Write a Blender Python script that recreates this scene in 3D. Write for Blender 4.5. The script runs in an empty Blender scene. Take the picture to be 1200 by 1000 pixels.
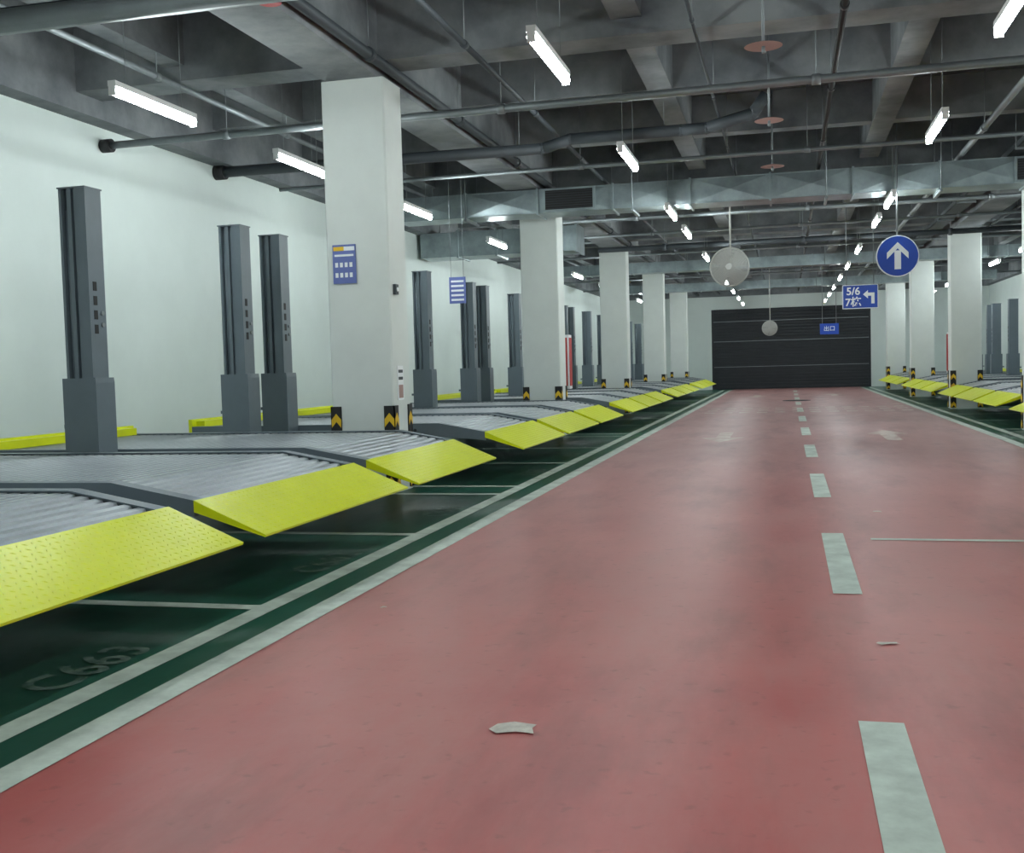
import bpy, math, random
from mathutils import Vector, Matrix
random.seed(4)
scene = bpy.context.scene
try:
    scene.view_settings.view_transform = 'Standard'
except Exception:
    pass

# ------------------------------------------------------------ materials
def mat(name, col, rough=0.5, metal=0.0, noise=0.0, nscale=3.0, bump=0.0, bscale=40.0,
        emit=None, estr=0.0, col2=None, spec=None):
    m = bpy.data.materials.new(name); m.use_nodes = True
    nt = m.node_tree; b = nt.nodes['Principled BSDF']
    b.inputs['Roughness'].default_value = rough
    b.inputs['Metallic'].default_value = metal
    if spec is not None: b.inputs['Specular IOR Level'].default_value = spec
    tc = nt.nodes.new('ShaderNodeTexCoord')
    if noise > 0 or col2:
        n = nt.nodes.new('ShaderNodeTexNoise'); n.inputs['Scale'].default_value = nscale
        n.inputs['Detail'].default_value = 8; n.inputs['Roughness'].default_value = 0.62
        nt.links.new(tc.outputs['Object'], n.inputs['Vector'])
        r = nt.nodes.new('ShaderNodeValToRGB')
        r.color_ramp.elements[0].position = 0.32; r.color_ramp.elements[1].position = 0.68
        c2 = col2 if col2 else tuple(c * (1 - noise) for c in col)
        r.color_ramp.elements[0].color = (*c2, 1); r.color_ramp.elements[1].color = (*col, 1)
        nt.links.new(n.outputs['Fac'], r.inputs['Fac'])
        nt.links.new(r.outputs['Color'], b.inputs['Base Color'])
    else:
        b.inputs['Base Color'].default_value = (*col, 1)
    if bump > 0:
        n2 = nt.nodes.new('ShaderNodeTexNoise'); n2.inputs['Scale'].default_value = bscale
        nt.links.new(tc.outputs['Object'], n2.inputs['Vector'])
        bp = nt.nodes.new('ShaderNodeBump'); bp.inputs['Strength'].default_value = bump
        bp.inputs['Distance'].default_value = 0.01
        nt.links.new(n2.outputs['Fac'], bp.inputs['Height'])
        nt.links.new(bp.outputs['Normal'], b.inputs['Normal'])
    if emit:
        b.inputs['Emission Color'].default_value = (*emit, 1)
        b.inputs['Emission Strength'].default_value = estr
    return m

def floor_mat(name, cA, cB, cC, rough, scuff=0.5, sheen_dust=None):
    """painted epoxy: large cloudy worn tones + fine speckle + drag streaks + stains, optional painted far sheen and dust"""
    m = bpy.data.materials.new(name); m.use_nodes = True
    nt = m.node_tree; b = nt.nodes['Principled BSDF']; L = nt.links
    tc = nt.nodes.new('ShaderNodeTexCoord')
    def noise(scale, detail, ro, vec):
        n = nt.nodes.new('ShaderNodeTexNoise'); n.inputs['Scale'].default_value = scale
        n.inputs['Detail'].default_value = detail; n.inputs['Roughness'].default_value = ro
        L.new(vec, n.inputs['Vector']); return n
    def ramp(src, p0, c0, p1, c1):
        r = nt.nodes.new('ShaderNodeValToRGB')
        r.color_ramp.elements[0].position = p0; r.color_ramp.elements[0].color = (*c0, 1)
        r.color_ramp.elements[1].position = p1; r.color_ramp.elements[1].color = (*c1, 1)
        L.new(src, r.inputs['Fac']); return r
    n1 = noise(0.55, 9, 0.6, tc.outputs['Object'])
    r1 = ramp(n1.outputs['Fac'], 0.36, cA, 0.64, cB)
    mp = nt.nodes.new('ShaderNodeMapping'); mp.inputs['Scale'].default_value = (1.8, 0.5, 1)
    L.new(tc.outputs['Object'], mp.inputs['Vector'])
    n2 = noise(1.1, 12, 0.72, mp.outputs['Vector'])
    r2 = ramp(n2.outputs['Fac'], 0.42, (0, 0, 0), 0.72, (scuff,) * 3)
    mx = nt.nodes.new('ShaderNodeMixRGB'); mx.inputs[2].default_value = (*cC, 1)
    L.new(r2.outputs['Color'], mx.inputs[0]); L.new(r1.outputs['Color'], mx.inputs[1])
    last = mx.outputs['Color']
    if sheen_dust:  # grazing sheen plus dust, painted as a grey tint growing along the lane
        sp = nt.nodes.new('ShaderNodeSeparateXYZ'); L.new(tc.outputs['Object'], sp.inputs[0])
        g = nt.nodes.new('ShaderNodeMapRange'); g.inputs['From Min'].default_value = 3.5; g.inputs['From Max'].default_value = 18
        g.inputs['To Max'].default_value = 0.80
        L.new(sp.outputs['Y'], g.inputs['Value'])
        m2 = nt.nodes.new('ShaderNodeMixRGB'); m2.inputs[2].default_value = (*sheen_dust, 1)
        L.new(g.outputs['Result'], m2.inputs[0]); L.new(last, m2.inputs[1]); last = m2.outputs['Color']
    # broad soft stains
    n4 = noise(0.9, 6, 0.65, mp.outputs['Vector'])
    r4 = ramp(n4.outputs['Fac'], 0.30, (0.62, 0.62, 0.62), 0.50, (1, 1, 1))
    m4 = nt.nodes.new('ShaderNodeMixRGB'); m4.blend_type = 'MULTIPLY'; m4.inputs[0].default_value = 0.8
    L.new(last, m4.inputs[1]); L.new(r4.outputs['Color'], m4.inputs[2])
    v = noise(14, 4, 0.5, tc.outputs['Object'])
    r3 = ramp(v.outputs['Fac'], 0.28, (0.5, 0.5, 0.5), 0.38, (1, 1, 1))
    mu = nt.nodes.new('ShaderNodeMixRGB'); mu.blend_type = 'MULTIPLY'; mu.inputs[0].default_value = 0.45
    L.new(m4.outputs['Color'], mu.inputs[1]); L.new(r3.outputs['Color'], mu.inputs[2])
    L.new(mu.outputs['Color'], b.inputs['Base Color'])
    mr = nt.nodes.new('ShaderNodeMapRange'); mr.inputs['To Min'].default_value = rough - 0.12
    mr.inputs['To Max'].default_value = rough + 0.16
    L.new(n2.outputs['Fac'], mr.inputs['Value']); L.new(mr.outputs['Result'], b.inputs['Roughness'])
    bp = nt.nodes.new('ShaderNodeBump'); bp.inputs['Strength'].default_value = 0.05
    bp.inputs['Distance'].default_value = 0.01
    L.new(v.outputs['Fac'], bp.inputs['Height']); L.new(bp.outputs['Normal'], b.inputs['Normal'])
    return m

M_RED = floor_mat('red_epoxy', (0.375, 0.072, 0.068), (0.47, 0.115, 0.105), (0.42, 0.18, 0.165), 0.38, 0.8, sheen_dust=(0.37, 0.215, 0.205))
M_GREEN = floor_mat('green_epoxy', (0.010, 0.070, 0.045), (0.018, 0.105, 0.068), (0.045, 0.11, 0.085), 0.36, 0.4)
M_LINE = mat('worn_white_paint', (0.60, 0.68, 0.60), 0.5, noise=0.38, nscale=5)
M_NUM = mat('rubbed_number_paint', (0.26, 0.34, 0.31), 0.5, col2=(0.02, 0.09, 0.065), nscale=9)
M_FAINT = mat('faded_white_paint', (0.60, 0.56, 0.50), 0.6, col2=(0.42, 0.27, 0.25), nscale=4)
M_WALL = mat('white_wall_paint', (0.68, 0.745, 0.72), 0.7, noise=0.06, nscale=1.5)
M_COL = mat('white_column_paint', (0.70, 0.74, 0.715), 0.65, noise=0.08, nscale=2.0, bump=0.05)
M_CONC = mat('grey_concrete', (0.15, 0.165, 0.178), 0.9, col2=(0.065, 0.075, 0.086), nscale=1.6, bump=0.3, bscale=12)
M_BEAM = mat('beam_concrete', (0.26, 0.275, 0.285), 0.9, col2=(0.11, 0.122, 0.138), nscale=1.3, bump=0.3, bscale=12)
M_STEEL = mat('grey_painted_steel', (0.135, 0.17, 0.198), 0.38, noise=0.12, nscale=4)
M_STEELD = mat('dark_recess_steel', (0.03, 0.036, 0.042), 0.5)
M_DECK = mat('galvanised_wave_plate', (0.38, 0.41, 0.44), 0.33, metal=0.7, noise=0.15, nscale=6)
M_YEL = mat('yellow_checker_plate', (0.74, 0.80, 0.006), 0.33, noise=0.08, nscale=5)
M_GALV = mat('galvanised_duct', (0.38, 0.45, 0.47), 0.34, metal=0.7, noise=0.45, nscale=2.2)
M_PIPE = mat('grey_pipe', (0.25, 0.275, 0.29), 0.45, metal=0.4, noise=0.2, nscale=4)
M_PIPED = mat('dark_insulated_pipe', (0.05, 0.06, 0.07), 0.6, noise=0.2, nscale=4)
M_BLACK = mat('black_rubber', (0.012, 0.012, 0.013), 0.6)
M_CHEV = mat('chevron_yellow', (0.80, 0.50, 0.02), 0.5)
M_TUBE = mat('lit_tube', (1, 1, 1), 0.4, emit=(0.90, 1.0, 1.0), estr=88)
M_FIX = mat('white_batten', (0.8, 0.8, 0.8), 0.5)
M_DOOR = mat('dark_roller_door', (0.020, 0.024, 0.030), 0.55, noise=0.2, nscale=2)
M_BLUE = mat('sign_blue', (0.010, 0.06, 0.40), 0.4)
M_SW = mat('sign_white', (0.85, 0.88, 0.9), 0.4)
M_RED2 = mat('fire_red', (0.45, 0.02, 0.02), 0.4)
M_FAN = mat('fan_grille_grey', (0.46, 0.46, 0.44), 0.5, metal=0.2)
M_FANB = mat('fan_blade_grey', (0.36, 0.36, 0.35), 0.5)
M_PINK = mat('copper_pink', (0.36, 0.22, 0.20), 0.5)
M_PAPER = mat('paper', (0.6, 0.56, 0.5), 0.8, noise=0.3, nscale=30)
M_LAV = mat('notice_blue', (0.12, 0.16, 0.42), 0.5)

# ------------------------------------------------------------ mesh builder
class MB:
    def __init__(s): s.v = []; s.f = []; s.m = []; s.mats = []; s.sm = []
    def mi(s, m):
        if m not in s.mats: s.mats.append(m)
        return s.mats.index(m)
    def face(s, pts, m, smooth=False):
        i = len(s.v); s.v += [tuple(p) for p in pts]; s.f.append(list(range(i, i + len(pts))))
        s.m.append(s.mi(m)); s.sm.append(smooth)
    def box(s, x0, x1, y0, y1, z0, z1, m):
        i = len(s.v)
        s.v += [(x0,y0,z0),(x1,y0,z0),(x1,y1,z0),(x0,y1,z0),(x0,y0,z1),(x1,y0,z1),(x1,y1,z1),(x0,y1,z1)]
        for f in [(0,3,2,1),(4,5,6,7),(0,1,5,4),(1,2,6,5),(2,3,7,6),(3,0,4,7)]:
            s.f.append([i + k for k in f]); s.m.append(s.mi(m)); s.sm.append(False)
    def prism(s, prof, fn, a, b, m):
        n = len(prof); i = len(s.v)
        s.v += [fn(p, a) for p in prof] + [fn(p, b) for p in prof]
        k = s.mi(m)
        for j in range(n):
            j2 = (j + 1) % n
            s.f.append([i + j, i + j2, i + n + j2, i + n + j]); s.m.append(k); s.sm.append(False)
        s.f.append([i + j for j in reversed(range(n))]); s.m.append(k); s.sm.append(False)
        s.f.append([i + n + j for j in range(n)]); s.m.append(k); s.sm.append(False)
    def cyl(s, p0, p1, r, m, seg=14, r1=None):
        p0 = Vector(p0); p1 = Vector(p1); d = (p1 - p0).normalized()
        a = d.orthogonal().normalized(); c = d.cross(a); r1 = r if r1 is None else r1
        i = len(s.v); k = s.mi(m)
        for p, rr in ((p0, r), (p1, r1)):
            for j in range(seg):
                t = 2 * math.pi * j / seg
                s.v.append(tuple(p + (a * math.cos(t) + c * math.sin(t)) * rr))
        for j in range(seg):
            j2 = (j + 1) % seg
            s.f.append([i + j, i + j2, i + seg + j2, i + seg + j]); s.m.append(k); s.sm.append(True)
        s.f.append([i + j for j in reversed(range(seg))]); s.m.append(k); s.sm.append(False)
        s.f.append([i + seg + j for j in range(seg)]); s.m.append(k); s.sm.append(False)
    def path(s, pts, r, m, seg=12):
        for a, b in zip(pts[:-1], pts[1:]): s.cyl(a, b, r, m, seg)
        for p in pts[1:-1]: s.ball(p, r * 1.08, m)
    def ball(s, p, r, m, n=8):
        for a in range(n):
            for b in range(5):
                q = []
                for (aa, bb) in ((a, b), (a + 1, b), (a + 1, b + 1), (a, b + 1)):
                    th = 2 * math.pi * aa / n; ph = math.pi * bb / 5 - math.pi / 2
                    q.append((p[0] + r * math.cos(ph) * math.cos(th), p[1] + r * math.cos(ph) * math.sin(th), p[2] + r * math.sin(ph)))
                s.face(q, m, True)
    def ring(s, R, y, r, m, seg=40):
        for j in range(seg):
            t0, t1 = 2 * math.pi * j / seg, 2 * math.pi * (j + 1) / seg
            for q in range(4):
                a0, a1 = math.pi / 2 * q, math.pi / 2 * (q + 1)
                P = lambda t, a: ((R + r * math.cos(a)) * math.cos(t), y + r * math.sin(a), (R + r * math.cos(a)) * math.sin(t))
                s.face([P(t0, a0), P(t1, a0), P(t1, a1), P(t0, a1)], m, True)
    def mesh(s, name):
        me = bpy.data.meshes.new(name); me.from_pydata(s.v, [], s.f)
        for m in s.mats: me.materials.append(m)
        for p, k, sm in zip(me.polygons, s.m, s.sm): p.material_index = k; p.use_smooth = sm
        me.update(); return me
    def obj(s, name, loc=(0, 0, 0), rot=0.0, parent=None):
        return put(s.mesh(name), name, loc, rot, parent)

def put(me, name, loc=(0, 0, 0), rot=0.0, parent=None):
    o = bpy.data.objects.new(name, me); scene.collection.objects.link(o)
    o.location = loc; o.rotation_euler = (0, 0, rot)
    if parent: o.parent = parent
    return o

def text(name, body, size, loc, rot, m, parent, ax='CENTER', ext=0.0015, off=0.0):
    c = bpy.data.curves.new(name, 'FONT'); c.body = body; c.size = size; c.extrude = ext; c.offset = off
    c.align_x = ax; c.align_y = 'CENTER'; c.materials.append(m)
    o = bpy.data.objects.new(name, c); scene.collection.objects.link(o)
    o.location = loc; o.rotation_euler = rot; o.parent = parent
    return o

# ------------------------------------------------------------ layout constants
YB, YE = -6.0, 47.7
XL, XR = -7.4, 8.0
CEIL = 4.9
BAY = 2.417; S = 8.1
GROUPS = [2.55 + S * k for k in range(0, 5)]
COLY = [1.9 + S * k for k in range(0, 6)]

# ------------------------------------------------------------ floor
f = MB()
f.box(XL, -2.25, YB, YE, -0.2, 0, M_GREEN)
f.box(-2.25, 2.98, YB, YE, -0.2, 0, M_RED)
f.box(2.98, XR, YB, YE, -0.2, 0, M_GREEN)
floor = f.obj('floor')

def rect(mb, x0, x1, y0, y1, m, z=0.003):
    mb.face([(x0, y0, z), (x1, y0, z), (x1, y1, z), (x0, y1, z)], m)
k = MB()
rect(k, -2.38, -2.24, YB + 0.1, 46.8, M_LINE)
rect(k, -2.67, -2.55, YB + 0.1, 46.8, M_LINE)
rect(k, 2.89, 3.02, YB + 0.1, 46.8, M_LINE)
rect(k, 3.20, 3.31, YB + 0.1, 46.8, M_LINE)
for g in GROUPS:
    for j in range(4):
        y = g + j * BAY + (0.10 if j == 3 else 0.06 if j else -0.08)
        rect(k, -7.2, -2.67, y - 0.05, y + 0.05, M_LINE)
        rect(k, 3.31, 7.8, y - 0.05, y + 0.05, M_LINE)
for j in range(-2, 12):
    y = 1.69 + 4.02 * j
    if y + 2 < 46.5: rect(k, 0.212, 0.355, y, y + 2.0, M_LINE)
rect(k, 0.52, 2.89, 7.44, 7.51, M_LINE)
def arrow(mb, cx, cy, d, m, z=0.003):
    q = lambda a, b: (cx + a, cy + d * b, z)
    mb.face([q(-.11, -1.1), q(.11, -1.1), q(.11, .2), q(-.11, .2)], m)
    mb.face([q(-.34, .2), q(.34, .2), q(0, 1.2)], m)
arrow(k, -1.0, 17.6, -1, M_FAINT); arrow(k, 1.5, 17.6, 1, M_FAINT)
arrow(k, -1.0, 37.6, -1, M_FAINT); arrow(k, 1.5, 37.6, 1, M_FAINT)
for r in range(3):
    for c in range(12):
        x = -1.9 + c * 0.4
        rect(k, x, x + 0.24, 25.6 + r * 1.1, 26.05 + r * 1.1, M_FAINT)
marks = k.obj('floor_lane_marking')
n = 663
for gi, g in enumerate(GROUPS[:3]):
    for j in range(3):
        text('bay_number', 'C%d' % (n - gi * 3 - j), 0.31, (-2.83, g + BAY * (j + 0.5) + .12, 0.004), (0, 0, math.pi / 2), M_NUM, marks, ext=0.0, off=.006)
mh = MB(); mh.cyl((0, 0, 0), (0, 0, 0.008), 0.4, M_PIPED, 24); mh.cyl((0, 0, 0.008), (0, 0, 0.012), 0.33, M_BLACK, 24)
mh.obj('manhole_cover', (0.25, 33, 0))

# ------------------------------------------------------------ walls
w = MB(); w.box(XL - 0.2, XL, YB, YE, 0, 4.0, M_WALL); w.box(XL - 0.2, XL, YB, YE, 4.0, CEIL, M_CONC); w.obj('wall_left')
w = MB(); w.box(XR, XR + 0.2, YB, YE, 0, 4.0, M_WALL); w.box(XR, XR + 0.2, YB, YE, 4.0, CEIL, M_CONC); w.obj('wall_right')
w = MB()
w.box(XL - .2, -3.15, YE, YE + .2, 0, 4.0, M_WALL); w.box(3.4, XR + .2, YE, YE + .2, 0, 4.0, M_WALL)
w.box(-3.15, 3.4, YE, YE + .2, 3.45, 4.0, M_WALL)
w.box(XL - .2, XR + .2, YE, YE + .2, 4.0, CEIL, M_BEAM)
w.obj('wall_back')
w = MB(); w.box(XL - .2, XR + .2, YB - .2, YB, 0, CEIL, M_WALL); w.obj('wall_front')
d = MB()
z = 0.0
while z < 3.3:
    d.prism([(0.05, z), (0.04, z + 0.02), (0.04, z + 0.11), (0.05, z + 0.13), (0.10, z + 0.13), (0.10, z)],
            lambda p, t: (t, YE + p[0], p[1]), -3.12, 3.37, M_DOOR); z += 0.131
for x in (-3.15, 3.32): d.box(x, x + 0.08, YE + 0.0, YE + 0.12, 0, 3.44, M_DOOR)
for zz in (.95, 2.05, 2.9): d.box(-3.1, 3.35, YE + 0.02, YE + 0.04, zz, zz + 0.025, M_PIPE)
d.obj('door_1')

# ------------------------------------------------------------ ceiling
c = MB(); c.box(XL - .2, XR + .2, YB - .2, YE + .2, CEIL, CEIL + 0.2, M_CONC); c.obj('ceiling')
b = MB()
for x, wd, zb in ((-4.065, .27, 4.04), (3.915, .27, 4.04), (-1.38, .14, 4.35), (1.29, .14, 4.35), (-6.0, .12, 4.35), (6.0, .12, 4.35)):
    b.box(x - wd, x + wd, YB, YE, zb, CEIL, M_BEAM)
for y in [2.15 + S * q for q in range(-1, 6)]:
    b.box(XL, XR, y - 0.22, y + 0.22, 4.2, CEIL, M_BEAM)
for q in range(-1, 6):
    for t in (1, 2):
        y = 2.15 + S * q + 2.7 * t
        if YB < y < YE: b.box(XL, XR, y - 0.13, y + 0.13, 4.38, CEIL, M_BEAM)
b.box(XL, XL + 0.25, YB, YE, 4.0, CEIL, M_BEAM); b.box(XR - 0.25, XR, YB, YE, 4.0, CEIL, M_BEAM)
b.obj('ceiling_concrete_beams')

# ------------------------------------------------------------ columns
def column_mesh():
    m = MB(); W = 0.325; D = 0.245
    ch = .015
    P = [(-W + ch, -D), (W - ch, -D), (W, -D + ch), (W, D - ch), (W - ch, D), (-W + ch, D), (-W, D - ch), (-W, -D + ch)]
    m.prism(P, lambda p, t: (p[0], p[1], t), 0, 4.04, M_COL)
    for sx in (-1, 1):
        for sy in (-1, 1):
            x0, x1 = sorted((sx * (W - 0.10), sx * (W + 0.012)))
            y0, y1 = sorted((sy * D, sy * (D + 0.012)))
            m.box(x0, x1, y0, y1, 0.02, 0.86, M_BLACK)
            xa, xb = sorted((sx * W, sx * (W + 0.012))); ya, yb = sorted((sy * (D - 0.10), sy * (D + 0.012)))
            m.box(xa, xb, ya, yb, 0.02, 0.86, M_BLACK)
            for i in range(4):
                z0 = 0.02 + i * 0.21
                yy = sy * (D + 0.014); cx = sx * (W - 0.045)
                P = [(cx - .05, z0), (cx, z0 + .06), (cx + .05, z0), (cx + .05, z0 + .08), (cx, z0 + .14), (cx - .05, z0 + .08)]
                m.prism(P, lambda p, t: (p[0], t, p[1]), yy - .001, yy + .001, M_CHEV)
                xx = sx * (W + 0.014); cy = sy * (D - 0.045)
                P = [(cy - .05, z0), (cy, z0 + .06), (cy + .05, z0), (cy + .05, z0 + .08), (cy, z0 + .14), (cy - .05, z0 + .08)]
                m.prism(P, lambda p, t: (t, p[0], p[1]), xx - .001, xx + .001, M_CHEV)
    return m.mesh('concrete_column')
cm = column_mesh()
for y in COLY:
    put(cm, 'concrete_column', (-4.065, y + 0.245, 0))
    put(cm, 'concrete_column', (3.915, y + 0.245, 0))

nb = MB(); nb.box(-.12, .12, -.012, 0, -.19, .19, M_LAV); nb.box(-.11, .0, -.014, -.011, .13, .17, M_CHEV); nb.box(.0, .11, -.014, -.011, .13, .17, M_SW)
for i in range(2):
    for q in range(4):
        nb.box(-.095 + q * .05, -.065 + q * .05, -.014, -.011, -.13 + i * .10, -.085 + i * .10, M_SW)
nb.box(-.10, .10, -.014, -.011, .075, .095, M_SW)
nb.obj('notice_sign', (-4.20, 9.995, 2.26))
nb2 = MB(); nb2.box(-.13, .13, -.012, .0, -.20, .20, M_LAV)
for i in range(5): nb2.box(-.10, .10, -.014, -.011, -.16 + i * .07, -.13 + i * .07, M_SW)
nb2.cyl((-.1, -.006, .2), (-.1, -.006, 2.5), .004, M_PIPE, 6); nb2.cyl((.1, -.006, .2), (.1, -.006, 2.5), .004, M_PIPE, 6)
nb2.obj('hanging_notice_sign', (-4.85, 15.9, 2.4))
sw = MB(); sw.box(0, .03, -.04, .04, -.05, .05, M_PIPED); sw.cyl((.03, 0, 0), (.04, 0, 0), .02, M_SW, 12)
sw.obj('push_button_switch', (-3.738, 10.12, 2.0))
lb = MB(); lb.box(0, .006, -.08, .08, -.17, .17, M_SW); lb.box(.006, .008, -.06, .06, -.15, -.02, M_PINK); lb.box(.006, .008, -.06, .06, .03, .06, M_PIPED); lb.box(.006, .008, -.06, .06, .10, .13, M_PIPED)
lb.obj('paper_label', (-3.738, 10.2, 1.08))

# ------------------------------------------------------------ parking lift
def lift_mesh(nearpost, farpost):
    m = MB(); Y0, Y1 = 0.13, 2.29
    XT, XJ, XK, XRr = -2.63, -3.04, -3.54, -6.42
    ZT, ZJ, ZK = 0.37, 0.535, 0.64
    fn = lambda p, t: (p[0], t, p[1])
    rail = [(XRr, .64), (XK, .64), (XJ, .545), (XJ, .46), (XK - .02, .50), (XRr, .50)]
    m.prism(rail, fn, Y0, Y0 + .035, M_STEEL); m.prism(rail, fn, Y1 - .035, Y1, M_STEEL)
    for (a, bb) in ((Y0 + .035, Y0 + .10), (Y1 - .10, Y1 - .035)):
        m.prism([(XRr, .64), (XK, .64), (XJ, .545), (XJ, .537), (XK, .632), (XRr, .632)], fn, a, bb, M_STEEL)
        m.prism([(XRr, .508), (XK, .508), (XK, .50), (XRr, .50)], fn, a, bb, M_STEEL)
    for x in (-3.8, -4.5, -5.9):
        m.cyl((x, Y0 - .014, .57), (x, Y0, .57), .018, M_STEELD, 8)
        m.cyl((x, Y1, .57), (x, Y1 + .014, .57), .018, M_STEELD, 8)
    def base(x): return 0.628 if x < XK else 0.628 - (x - XK) / (XJ - XK) * 0.09
    pts = []; x = XRr; per = .080
    while x < XJ - .01:
        for dx, dz in ((0, 0), (.038, 0), (.048, -.024), (.070, -.024)):
            xx = x + dx
            if xx < XJ: pts.append((xx, base(xx) + dz))
        x += per
    pts.append((XJ, base(XJ)))
    for a, bb in zip(pts[:-1], pts[1:]):
        m.face([(a[0], Y0 + .10, a[1]), (bb[0], Y0 + .10, bb[1]), (bb[0], Y1 - .10, bb[1]), (a[0], Y1 - .10, a[1])], M_DECK)
    for x in (-6.3, -5.28, -4.4, -3.6):
        m.box(x - .05, x + .05, Y0 + .035, Y1 - .035, .49, .59, M_STEEL)
    ramp = [(XJ, ZJ + .012), (XT, ZT), (XT - .004, ZT - .012), (XJ, ZJ - .05)]
    m.prism(ramp, fn, Y0 - .01, Y1 + .01, M_YEL)
    A = Vector((XJ, 0, ZJ + .012)); B = Vector((XT, 0, ZT)); dv = (B - A); Ln = dv.length; dv.normalize()
    nn = Vector((-dv.z, 0, dv.x)); nn = nn if nn.z > 0 else -nn; ey = Vector((0, 1, 0))
    r = 0; t = .03
    while t < Ln - .02:
        y = Y0 + .03 + (.0225 if r % 2 else 0); q = 0
        while y < Y1 - .02:
            cpt = A + dv * t; cpt.y = y; sgn = 1 if (q + r) % 2 else -1
            l = (dv + ey * sgn).normalized(); s_ = l.cross(nn)
            p = [cpt - l * .016, cpt + s_ * .005, cpt + l * .016, cpt - s_ * .005]; top = cpt + nn * .003
            for i in range(4): m.face([p[i], p[(i + 1) % 4], top], M_YEL)
            y += .045; q += 1
        t += .038; r += 1
    m.box(XRr - .04, XRr, Y0, Y1, .52, .72, M_YEL)
    m.box(XRr, XRr + .10, Y0 + .1, Y1 - .1, .632, .70, M_YEL)
    def post(yc):
        xc = -5.28
        w2, h2 = .115, .10
        pr = [(-w2, -h2), (-w2 + .022, -h2), (-w2 + .022, -h2 + .06), (-w2 + .065, -h2 + .06), (-w2 + .065, -h2 + .01), (-w2 + .10, -h2 + .01),
              (-w2 + .10, -h2 + .04), (-w2 + .135, -h2 + .04), (-w2 + .135, -h2), (w2, -h2), (w2, h2), (-w2, h2)]
        m.prism([(a + xc, c_ + yc) for a, c_ in pr], lambda p, t: (p[0], p[1], t), 0.0, 2.67, M_STEEL)
        m.box(xc - w2 - .008, xc + w2 + .008, yc - h2 - .008, yc + h2 + .008, 2.66, 2.672, M_STEEL)
        m.box(xc - .2, xc + .2, yc - .12, yc + .12, 0.001, .02, M_STEEL)
        for a in (-.16, .16): m.cyl((xc + a, yc - .08, .02), (xc + a, yc - .08, .05), .015, M_STEELD, 8)
        for i in range(4):
            z0 = 1.55 + i * .11
            m.box(xc + w2, xc + w2 + .003, yc - .05, yc - .005, z0, z0 + .07, M_BLACK)
        for i in range(2):
            z0 = 1.62 + i * .09
            m.cyl((xc + w2, yc + .05, z0), (xc + w2 + .012, yc + .05, z0), .018, M_PIPE, 8)
        m.prism([(-.145, .50), (.15, .50), (.15, 1.17), (.145, 1.21), (-.145, 1.21)], lambda p, t: (p[0] + xc, t, p[1]), yc - .12, yc + .12, M_STEEL)
        m.box(xc - .20, xc - .145, yc - .05, yc + .05, .82, .85, M_STEEL)
        m.cyl((xc - .072, yc - .06, .8), (xc - .072, yc - .06, 2.5), .014, M_STEEL, 10)
    if farpost: post(2.417)
    if nearpost: post(0.0)
    return m.mesh('parking_lift')
LA = lift_mesh(True, True); LB = lift_mesh(False, True)
for g in GROUPS:
    for j in range(3):
        put(LA if j == 0 else LB, 'parking_lift', (0, g + BAY * j, 0))
        put(LA if j == 2 else LB, 'parking_lift', (0.62, g + BAY * (j + 1), 0), math.pi)

# ------------------------------------------------------------ lights
lm = MB()
lm.box(-.035, .035, 0, 1.24, .035, .08, M_FIX)
lm.cyl((0, .01, 0), (0, 1.23, 0), .034, M_TUBE, 12)
for y in (0, 1.225): lm.box(-.03, .03, y, y + .015, -.036, .04, M_FIX)
for y in (.2, 1.04): lm.cyl((0, y, .07), (0, y, CEIL - 3.5), .004, M_PIPE, 6)
LM = lm.mesh('fluorescent_tube_light')
rows = {
 -5.2: [-4.5, -.5, 3.7, 7.75, 10.62, 14.5, 19.0, 22.7, 27.0, 31.0, 35.2, 39.0, 43.5],
 -1.7: [-4.5, -.5, 3.3, 7.5, 11.65, 16.3, 19.0, 23.7, 27.9, 31.8, 36.0, 40.0, 44.0],
  1.5: [-4.5, -.5, 3.3, 7.3, 11.25, 16.4, 18.9, 23.7, 27.9, 31.8, 36.0, 40.0, 44.0],
  5.1: [-4.5, -.5, 3.7, 7.75, 10.8, 14.5, 19.0, 25.3, 29.0, 33.0, 37.0, 41.0, 44.5]}
for x, ys in rows.items():
    for y in ys: put(LM, 'fluorescent_tube_light', (x, y, 3.5))

# ------------------------------------------------------------ duct
du = MB(); dy0, dy1, dz0, dz1 = 17.0, 17.6, 3.64, 4.02
x = -6.2
while x < 6.9:
    du.box(x, x + 1.17, dy0, dy1, dz0, dz1, M_GALV)
    du.box(x + 1.17, x + 1.2, dy0 - .03, dy1 + .03, dz0 - .03, dz1 + .015, M_GALV)
    xm = (x + .04, x + 1.13); zc = (dz0 + dz1) / 2
    apex = (x + .585, dy0 - .02, zc)
    C = [(xm[0], dy0 - .001, dz0 + .02), (xm[1], dy0 - .001, dz0 + .02), (xm[1], dy0 - .001, dz1 - .02), (xm[0], dy0 - .001, dz1 - .02)]
    for i in range(4): du.face([C[i], C[(i + 1) % 4], apex], M_GALV)
    x += 1.2
for x in (-5, -2.3, .6, 2.2, 5):
    for yy in (dy0 - .05, dy1 + .05): du.cyl((x, yy, dz0 - .04), (x, yy, 4.9), .008, M_PIPE, 6)
    du.box(x - .02, x + .02, dy0 - .08, dy1 + .08, dz0 - .06, dz0 - .03, M_PIPE)
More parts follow.
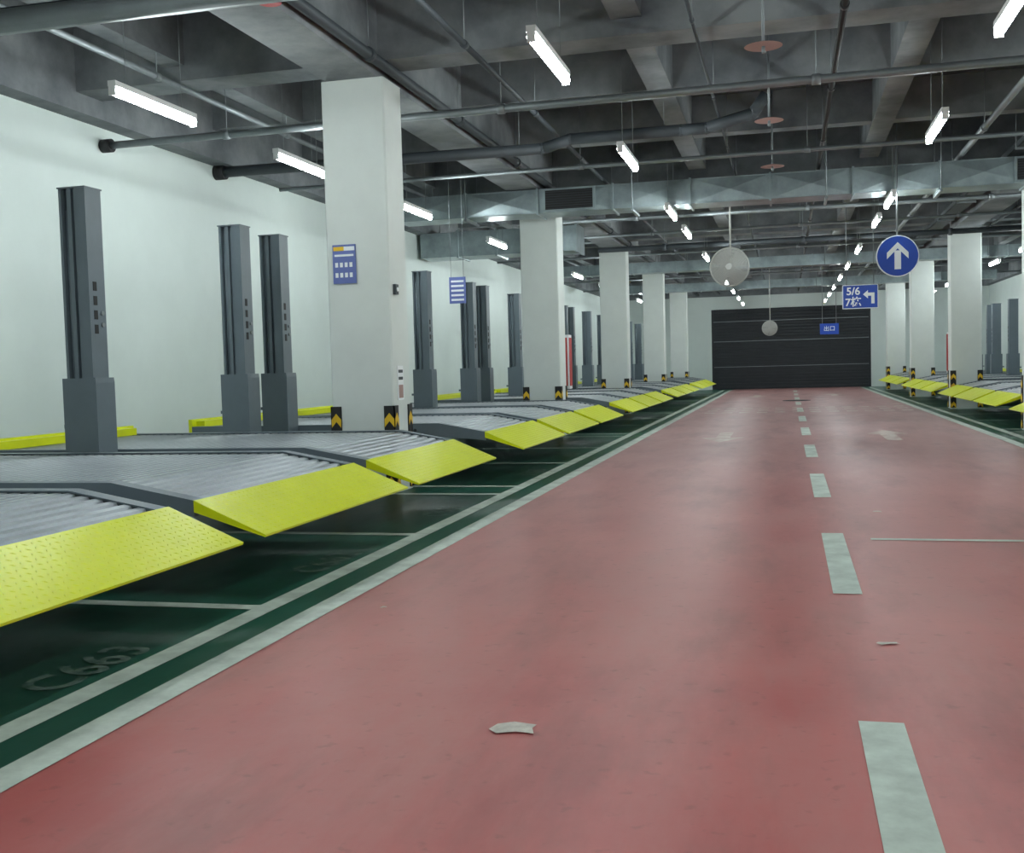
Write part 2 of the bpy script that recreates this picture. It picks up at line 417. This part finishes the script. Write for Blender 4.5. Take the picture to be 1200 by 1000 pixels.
for vx in (-3.3, 3.6):
    du.box(vx - .42, vx + .42, dy0 - .05, dy0, dz0 + .01, dz1 - .01, M_GALV)
    du.box(vx - .38, vx + .38, dy0 - .055, dy0 - .049, dz0 + .04, dz1 - .04, M_BLACK)
    for i in range(8):
        z0 = dz0 + .05 + i * .037
        du.prism([(dy0 - .06, z0), (dy0 - .05, z0 + .018), (dy0 - .05, z0 + .012)], lambda p, t: (t, p[0], p[1]), vx - .38, vx + .38, M_PIPED)
du.obj('ventilation_duct')
d2 = MB(); x = -7.3
while x < -4.8:
    d2.box(x, x + .8, 21.4, 22.2, 3.5, 4.0, M_GALV); d2.box(x + .78, x + .82, 21.37, 22.23, 3.47, 4.03, M_GALV); x += .82
for x in (-7, -5): d2.cyl((x, 21.8, 4.0), (x, 21.8, 4.9), .01, M_PIPE, 6)
d2.obj('ventilation_duct')

# ------------------------------------------------------------ pipes
def pipe(name, pts, r, m, hang=None, clamps=0):
    p = MB(); p.path(pts, r, m)
    if hang:
        for h in hang: p.cyl(h, (h[0], h[1], CEIL), .006, M_PIPE, 6)
    a, bb = Vector(pts[0]), Vector(pts[-1])
    if clamps:
        L = (bb - a).length; n_ = int(L / clamps)
        for i in range(n_):
            c_ = a + (bb - a) * ((i + .5) / n_); dd = (bb - a).normalized() * .04
            p.cyl(c_ - dd, c_ + dd, r * 1.3, m, 14)
            p.cyl(c_, (c_.x, c_.y, CEIL), .006, M_PIPE, 6)
    return p.obj(name)
XA, XB, YA, YZ = XL + .005, XR - .005, YB + .005, YE - .005
pipe('main_supply_pipe', [(XA, 6.6, 3.7), (XB, 6.6, 3.7)], .085, M_PIPE, clamps=2.6)
pipe('main_supply_pipe', [(XA, 7.1, 3.95), (-4.5, 7.1, 3.95)], .045, M_PIPED, clamps=2.6)
pipe('transverse_pipe', [(XA, 10.8, 3.80), (XB, 10.8, 3.88)], .04, M_PIPE, clamps=2.7)
fl = MB(); fl.cyl((0, 0, 0), (.12, 0, 0), .075, M_BLACK, 16); fl.obj('pipe_flange', (XA, 10.8, 3.80))
fl = MB(); fl.cyl((0, 0, 0), (.14, 0, 0), .10, M_BLACK, 16); fl.obj('pipe_flange', (XA, 13.3, 3.92))
pipe('insulated_pipe', [(XA, 13.3, 3.92), (-2.9, 13.3, 3.90), (-2.55, 13.3, 3.99), (-1.2, 13.3, 3.99), (-.9, 13.3, 3.99), (-.35, 13.3, 4.12), (-.2, 13.3, 4.33)], .07, M_PIPED, hang=[(-6, 13.3, 3.9), (-3.2, 13.3, 3.9), (-1.4, 13.3, 3.99)])
for x, r, mm in ((-3.70, .05, M_PIPED), (-2.78, .028, M_PIPED), (2.5, .04, M_PIPE), (0.5, .03, M_BLACK), (-5.9, .03, M_PIPE), (-0.75, .016, M_PIPED), (4.5, .03, M_PIPED)):
    pipe('longitudinal_pipe', [(x, YA, 4.12), (x, YZ, 4.12)], r, mm, clamps=2.7)
for y in (4.2, 15.2, 23.5, 27.9, 31.5, 36.0, 40.4):
    pipe('transverse_pipe', [(XA, y, 3.98), (XB, y, 4.02)], .03, M_PIPE, clamps=2.7)
pipe('transverse_pipe', [(-4.2, 20.2, 3.9), (XB, 20.2, 3.9)], .04, M_PIPE, clamps=2.7)
pipe('transverse_pipe', [(-4.2, 25.0, 3.85), (XB, 25.0, 3.85)], .06, M_PIPED, clamps=2.7)
for y in (30.0, 38.6):
    q = MB(); x = -6.5
    while x < 6.6:
        q.box(x, x + 1.17, y, y + .5, 3.7, 3.98, M_GALV); q.box(x + 1.17, x + 1.2, y - .02, y + .52, 3.68, 3.99, M_GALV); x += 1.2
    for x in (-5, -2, 1, 5): q.cyl((x, y - .04, 3.7), (x, y - .04, 4.9), .008, M_PIPE, 6)
    q.obj('ventilation_duct')
ct = MB()
ct.box(-.15, .15, YA, YZ, 0, .01, M_PIPED); ct.box(-.15, -.14, YA, YZ, 0, .08, M_PIPED); ct.box(.14, .15, YA, YZ, 0, .08, M_PIPED)
y = YB + 1
while y < YE:
    ct.box(-.17, .17, y, y + .04, -.03, 0, M_PIPE); ct.cyl((-.16, y + .02, -.03), (-.16, y + .02, 0.8), .006, M_PIPE, 6); ct.cyl((.16, y + .02, -.03), (.16, y + .02, .8), .006, M_PIPE, 6); y += 2.7
ct.obj('cable_tray', (3.3, 0, 4.08))
for y in (9.6, 12.55, 15.5):
    s_ = MB(); s_.cyl((0, 0, 0), (0, 0, 4.9 - 3.86), .012, M_PIPE, 8)
    s_.cyl((0, 0, -.0), (0, 0, .03), .16, M_PINK, 28, .05); s_.cyl((0, 0, -.06), (0, 0, 0), .015, M_PIPE, 8)
    s_.obj('sprinkler_head', (-.16, y, 3.86))
vv = MB(); vv.cyl((0, -.1, 0), (0, .1, 0), .075, M_RED2, 16); vv.cyl((0, 0, -.14), (0, 0, 0), .02, M_RED2, 10); vv.cyl((0, 0, -.16), (0, 0, -.14), .09, M_RED2, 18)
vv.obj('pipe_valve', (-3.70, 7.55, 4.12))

# ------------------------------------------------------------ signs
rs = MB()
rs.cyl((0, 0, 0), (0, .02, 0), .30, M_SW, 48); rs.cyl((0, -.004, 0), (0, .0, 0), .285, M_BLUE, 48)
rs.prism([(-.045, -.19), (.045, -.19), (.045, .08), (-.045, .08)], lambda p, t: (p[0], t, p[1]), -.009, -.004, M_SW)
rs.prism([(0, .20), (-.15, .05), (-.15, -.04), (0, .11), (.15, -.04), (.15, .05)], lambda p, t: (p[0], t, p[1]), -.0085, -.004, M_SW)
rs.cyl((0, .035, -.1), (0, .035, CEIL - 2.66), .014, M_PIPE, 10)
rs.obj('round_direction_sign', (1.57, 16.7, 2.66), math.radians(5))
ds = MB(); ds.box(-.33, .33, -.03, .03, -.23, .23, M_BLUE)
ds.box(-.33, .33, -.032, -.03, .215, .23, M_SW); ds.box(-.33, .33, -.032, -.03, -.23, -.215, M_SW)
ds.box(-.33, -.315, -.032, -.03, -.23, .23, M_SW); ds.box(.315, .33, -.032, -.03, -.23, .23, M_SW)
ds.prism([(.20, -.14), (.26, -.14), (.26, .07), (.14, .07), (.14, .12), (.05, .04), (.14, -.04), (.14, .01), (.20, .01)], lambda p, t: (p[0], t, p[1]), -.036, -.03, M_SW)
for x in (-.25, .25): ds.cyl((x, 0, .23), (x, 0, CEIL - 2.4), .008, M_PIPE, 6)
dso = ds.obj('building_direction_sign', (1.38, 22, 2.38))
text('sign_text', '5/6', .2, (-.13, -.034, .10), (math.pi / 2, 0, 0), M_SW, dso, off=.004)
text('sign_text_2', '7栋', .2, (-.13, -.034, -.11), (math.pi / 2, 0, 0), M_SW, dso, off=.004)
d3 = MB(); d3.box(-.27, .27, -.03, .03, -.16, .16, M_BLUE)
for x in (-.2, .2): d3.cyl((x, 0, .16), (x, 0, CEIL - 2.1), .008, M_PIPE, 6)
d3o = d3.obj('exit_direction_sign', (1.24, 34, 2.1))
text('sign_text', '出口', .17, (0, -.034, 0), (math.pi / 2, 0, 0), M_SW, d3o)

def fan(loc, R):
    """suspended circulation fan: domed wire grille, blades, motor, drop rod"""
    m = MB(); N = 18
    for i in range(1, N + 1):
        rr = R * i / N; m.ring(rr, -.09 * (1 - (i / N) ** 2), .0055 if i < N else .012, M_FAN, 36)
        if i % 3 == 0: m.ring(rr, .09 + .03 * (1 - (i / N) ** 2), .004, M_FAN, 36)
    for i in range(24):
        t = 2 * math.pi * i / 24; c_, s_ = math.cos(t), math.sin(t)
        P = [(R * q * c_, -.09 * (1 - q * q), R * q * s_) for q in (.1, .45, .75, 1)]
        for a, bb in zip(P[:-1], P[1:]): m.cyl(a, bb, .003, M_FAN, 4)
    m.cyl((0, -.10, 0), (0, -.08, 0), R * .16, M_FAN, 20)
    for i in range(4):
        t0 = 2 * math.pi * i / 4
        for q in range(7):
            ta, tb = t0 + q * .18, t0 + (q + 1) * .18; ya, yb = -.02 + q * .012, -.02 + (q + 1) * .012
            m.face([(R * .15 * math.cos(ta), ya, R * .15 * math.sin(ta)), (R * .92 * math.cos(ta), ya, R * .92 * math.sin(ta)),
                    (R * .92 * math.cos(tb), yb, R * .92 * math.sin(tb)), (R * .15 * math.cos(tb), yb, R * .15 * math.sin(tb))], M_FANB)
    for j in range(36):
        t0, t1 = 2 * math.pi * j / 36, 2 * math.pi * (j + 1) / 36
        m.face([(R * math.cos(t0), 0, R * math.sin(t0)), (R * math.cos(t1), 0, R * math.sin(t1)), (R * math.cos(t1), .09, R * math.sin(t1)), (R * math.cos(t0), .09, R * math.sin(t0))], M_FAN, True)
    m.cyl((0, .02, 0), (0, .2, 0), R * .24, M_FANB, 20)
    m.cyl((0, .16, 0), (0, .16, CEIL - loc[2]), .015, M_FAN, 10)
    m.obj('circulation_fan', loc, math.radians(-4))
fan((-.89, 18.1, 2.74), .31); fan((-.56, 38, 2.3), .25)

for x, y in ((-3.9, 18.78), (3.8, 26.9)):
    h = MB(); h.box(-.18, .18, -.13, .13, 0, .95, M_SW); h.box(-.15, .15, -.14, -.13, .05, .9, M_RED2)
    h.box(.18, .19, -.1, .1, .05, .9, M_RED2); h.box(-.19, -.18, -.1, .1, .05, .9, M_RED2); h.box(-.08, .08, -.146, -.14, .6, .7, M_SW)
    h.cyl((0, 0, -.8), (0, 0, 0), .04, M_RED2, 12)
    h.obj('fire_hydrant_cabinet', (x, y + .12, .8))

# ------------------------------------------------------------ litter
def scrap(loc, w_, h_, rot):
    m = MB(); pts = [(-.5, -.1), (-.3, -.45), (.1, -.3), (.5, -.42), (.42, .1), (.5, .35), (0, .5), (-.35, .3)]
    P = [(a * w_, c_ * h_, .004 + .006 * random.random()) for a, c_ in pts]
    for i in range(len(P)): m.face([P[i], P[(i + 1) % len(P)], (0, 0, .01)], M_PAPER)
    m.obj('paper_scrap', loc, rot)
scrap((-.9, 3.42, 0), .155, .11, .1); scrap((.39, 4.72, 0), .10, .04, .3); scrap((.66, 8.8, 0), .07, .06, 0)
scrap((1.2, 4.0, 0), .03, .02, 1); scrap((.75, 3.75, 0), .03, .02, 1); scrap((-2.0, 5.1, 0), .04, .03, .5)

# ------------------------------------------------------------ world + camera
wd = bpy.data.worlds.new('world'); scene.world = wd; wd.use_nodes = True
wd.node_tree.nodes['Background'].inputs[0].default_value = (.6, .7, .75, 1)
wd.node_tree.nodes['Background'].inputs[1].default_value = 0.05
cam = bpy.data.cameras.new('camera'); co = bpy.data.objects.new('camera', cam); scene.collection.objects.link(co)
F = 1270.0
cam.sensor_fit = 'HORIZONTAL'; cam.sensor_width = 36; cam.lens = 36 * F / 1200
th = math.atan(324 / F); ph = math.atan(69 / F); ro = 0.0276
fw = Vector((-math.sin(th) * math.cos(ph), math.cos(th) * math.cos(ph), -math.sin(ph)))
r0 = Vector((math.cos(th), math.sin(th), 0)); u0 = r0.cross(fw)
rt = r0 * math.cos(ro) - u0 * math.sin(ro); up = u0 * math.cos(ro) + r0 * math.sin(ro)
mw = Matrix((rt, up, -fw)).transposed().to_4x4(); mw.translation = Vector((0, 0, 1.2))
co.matrix_world = mw
cam.clip_end = 200
scene.camera = co
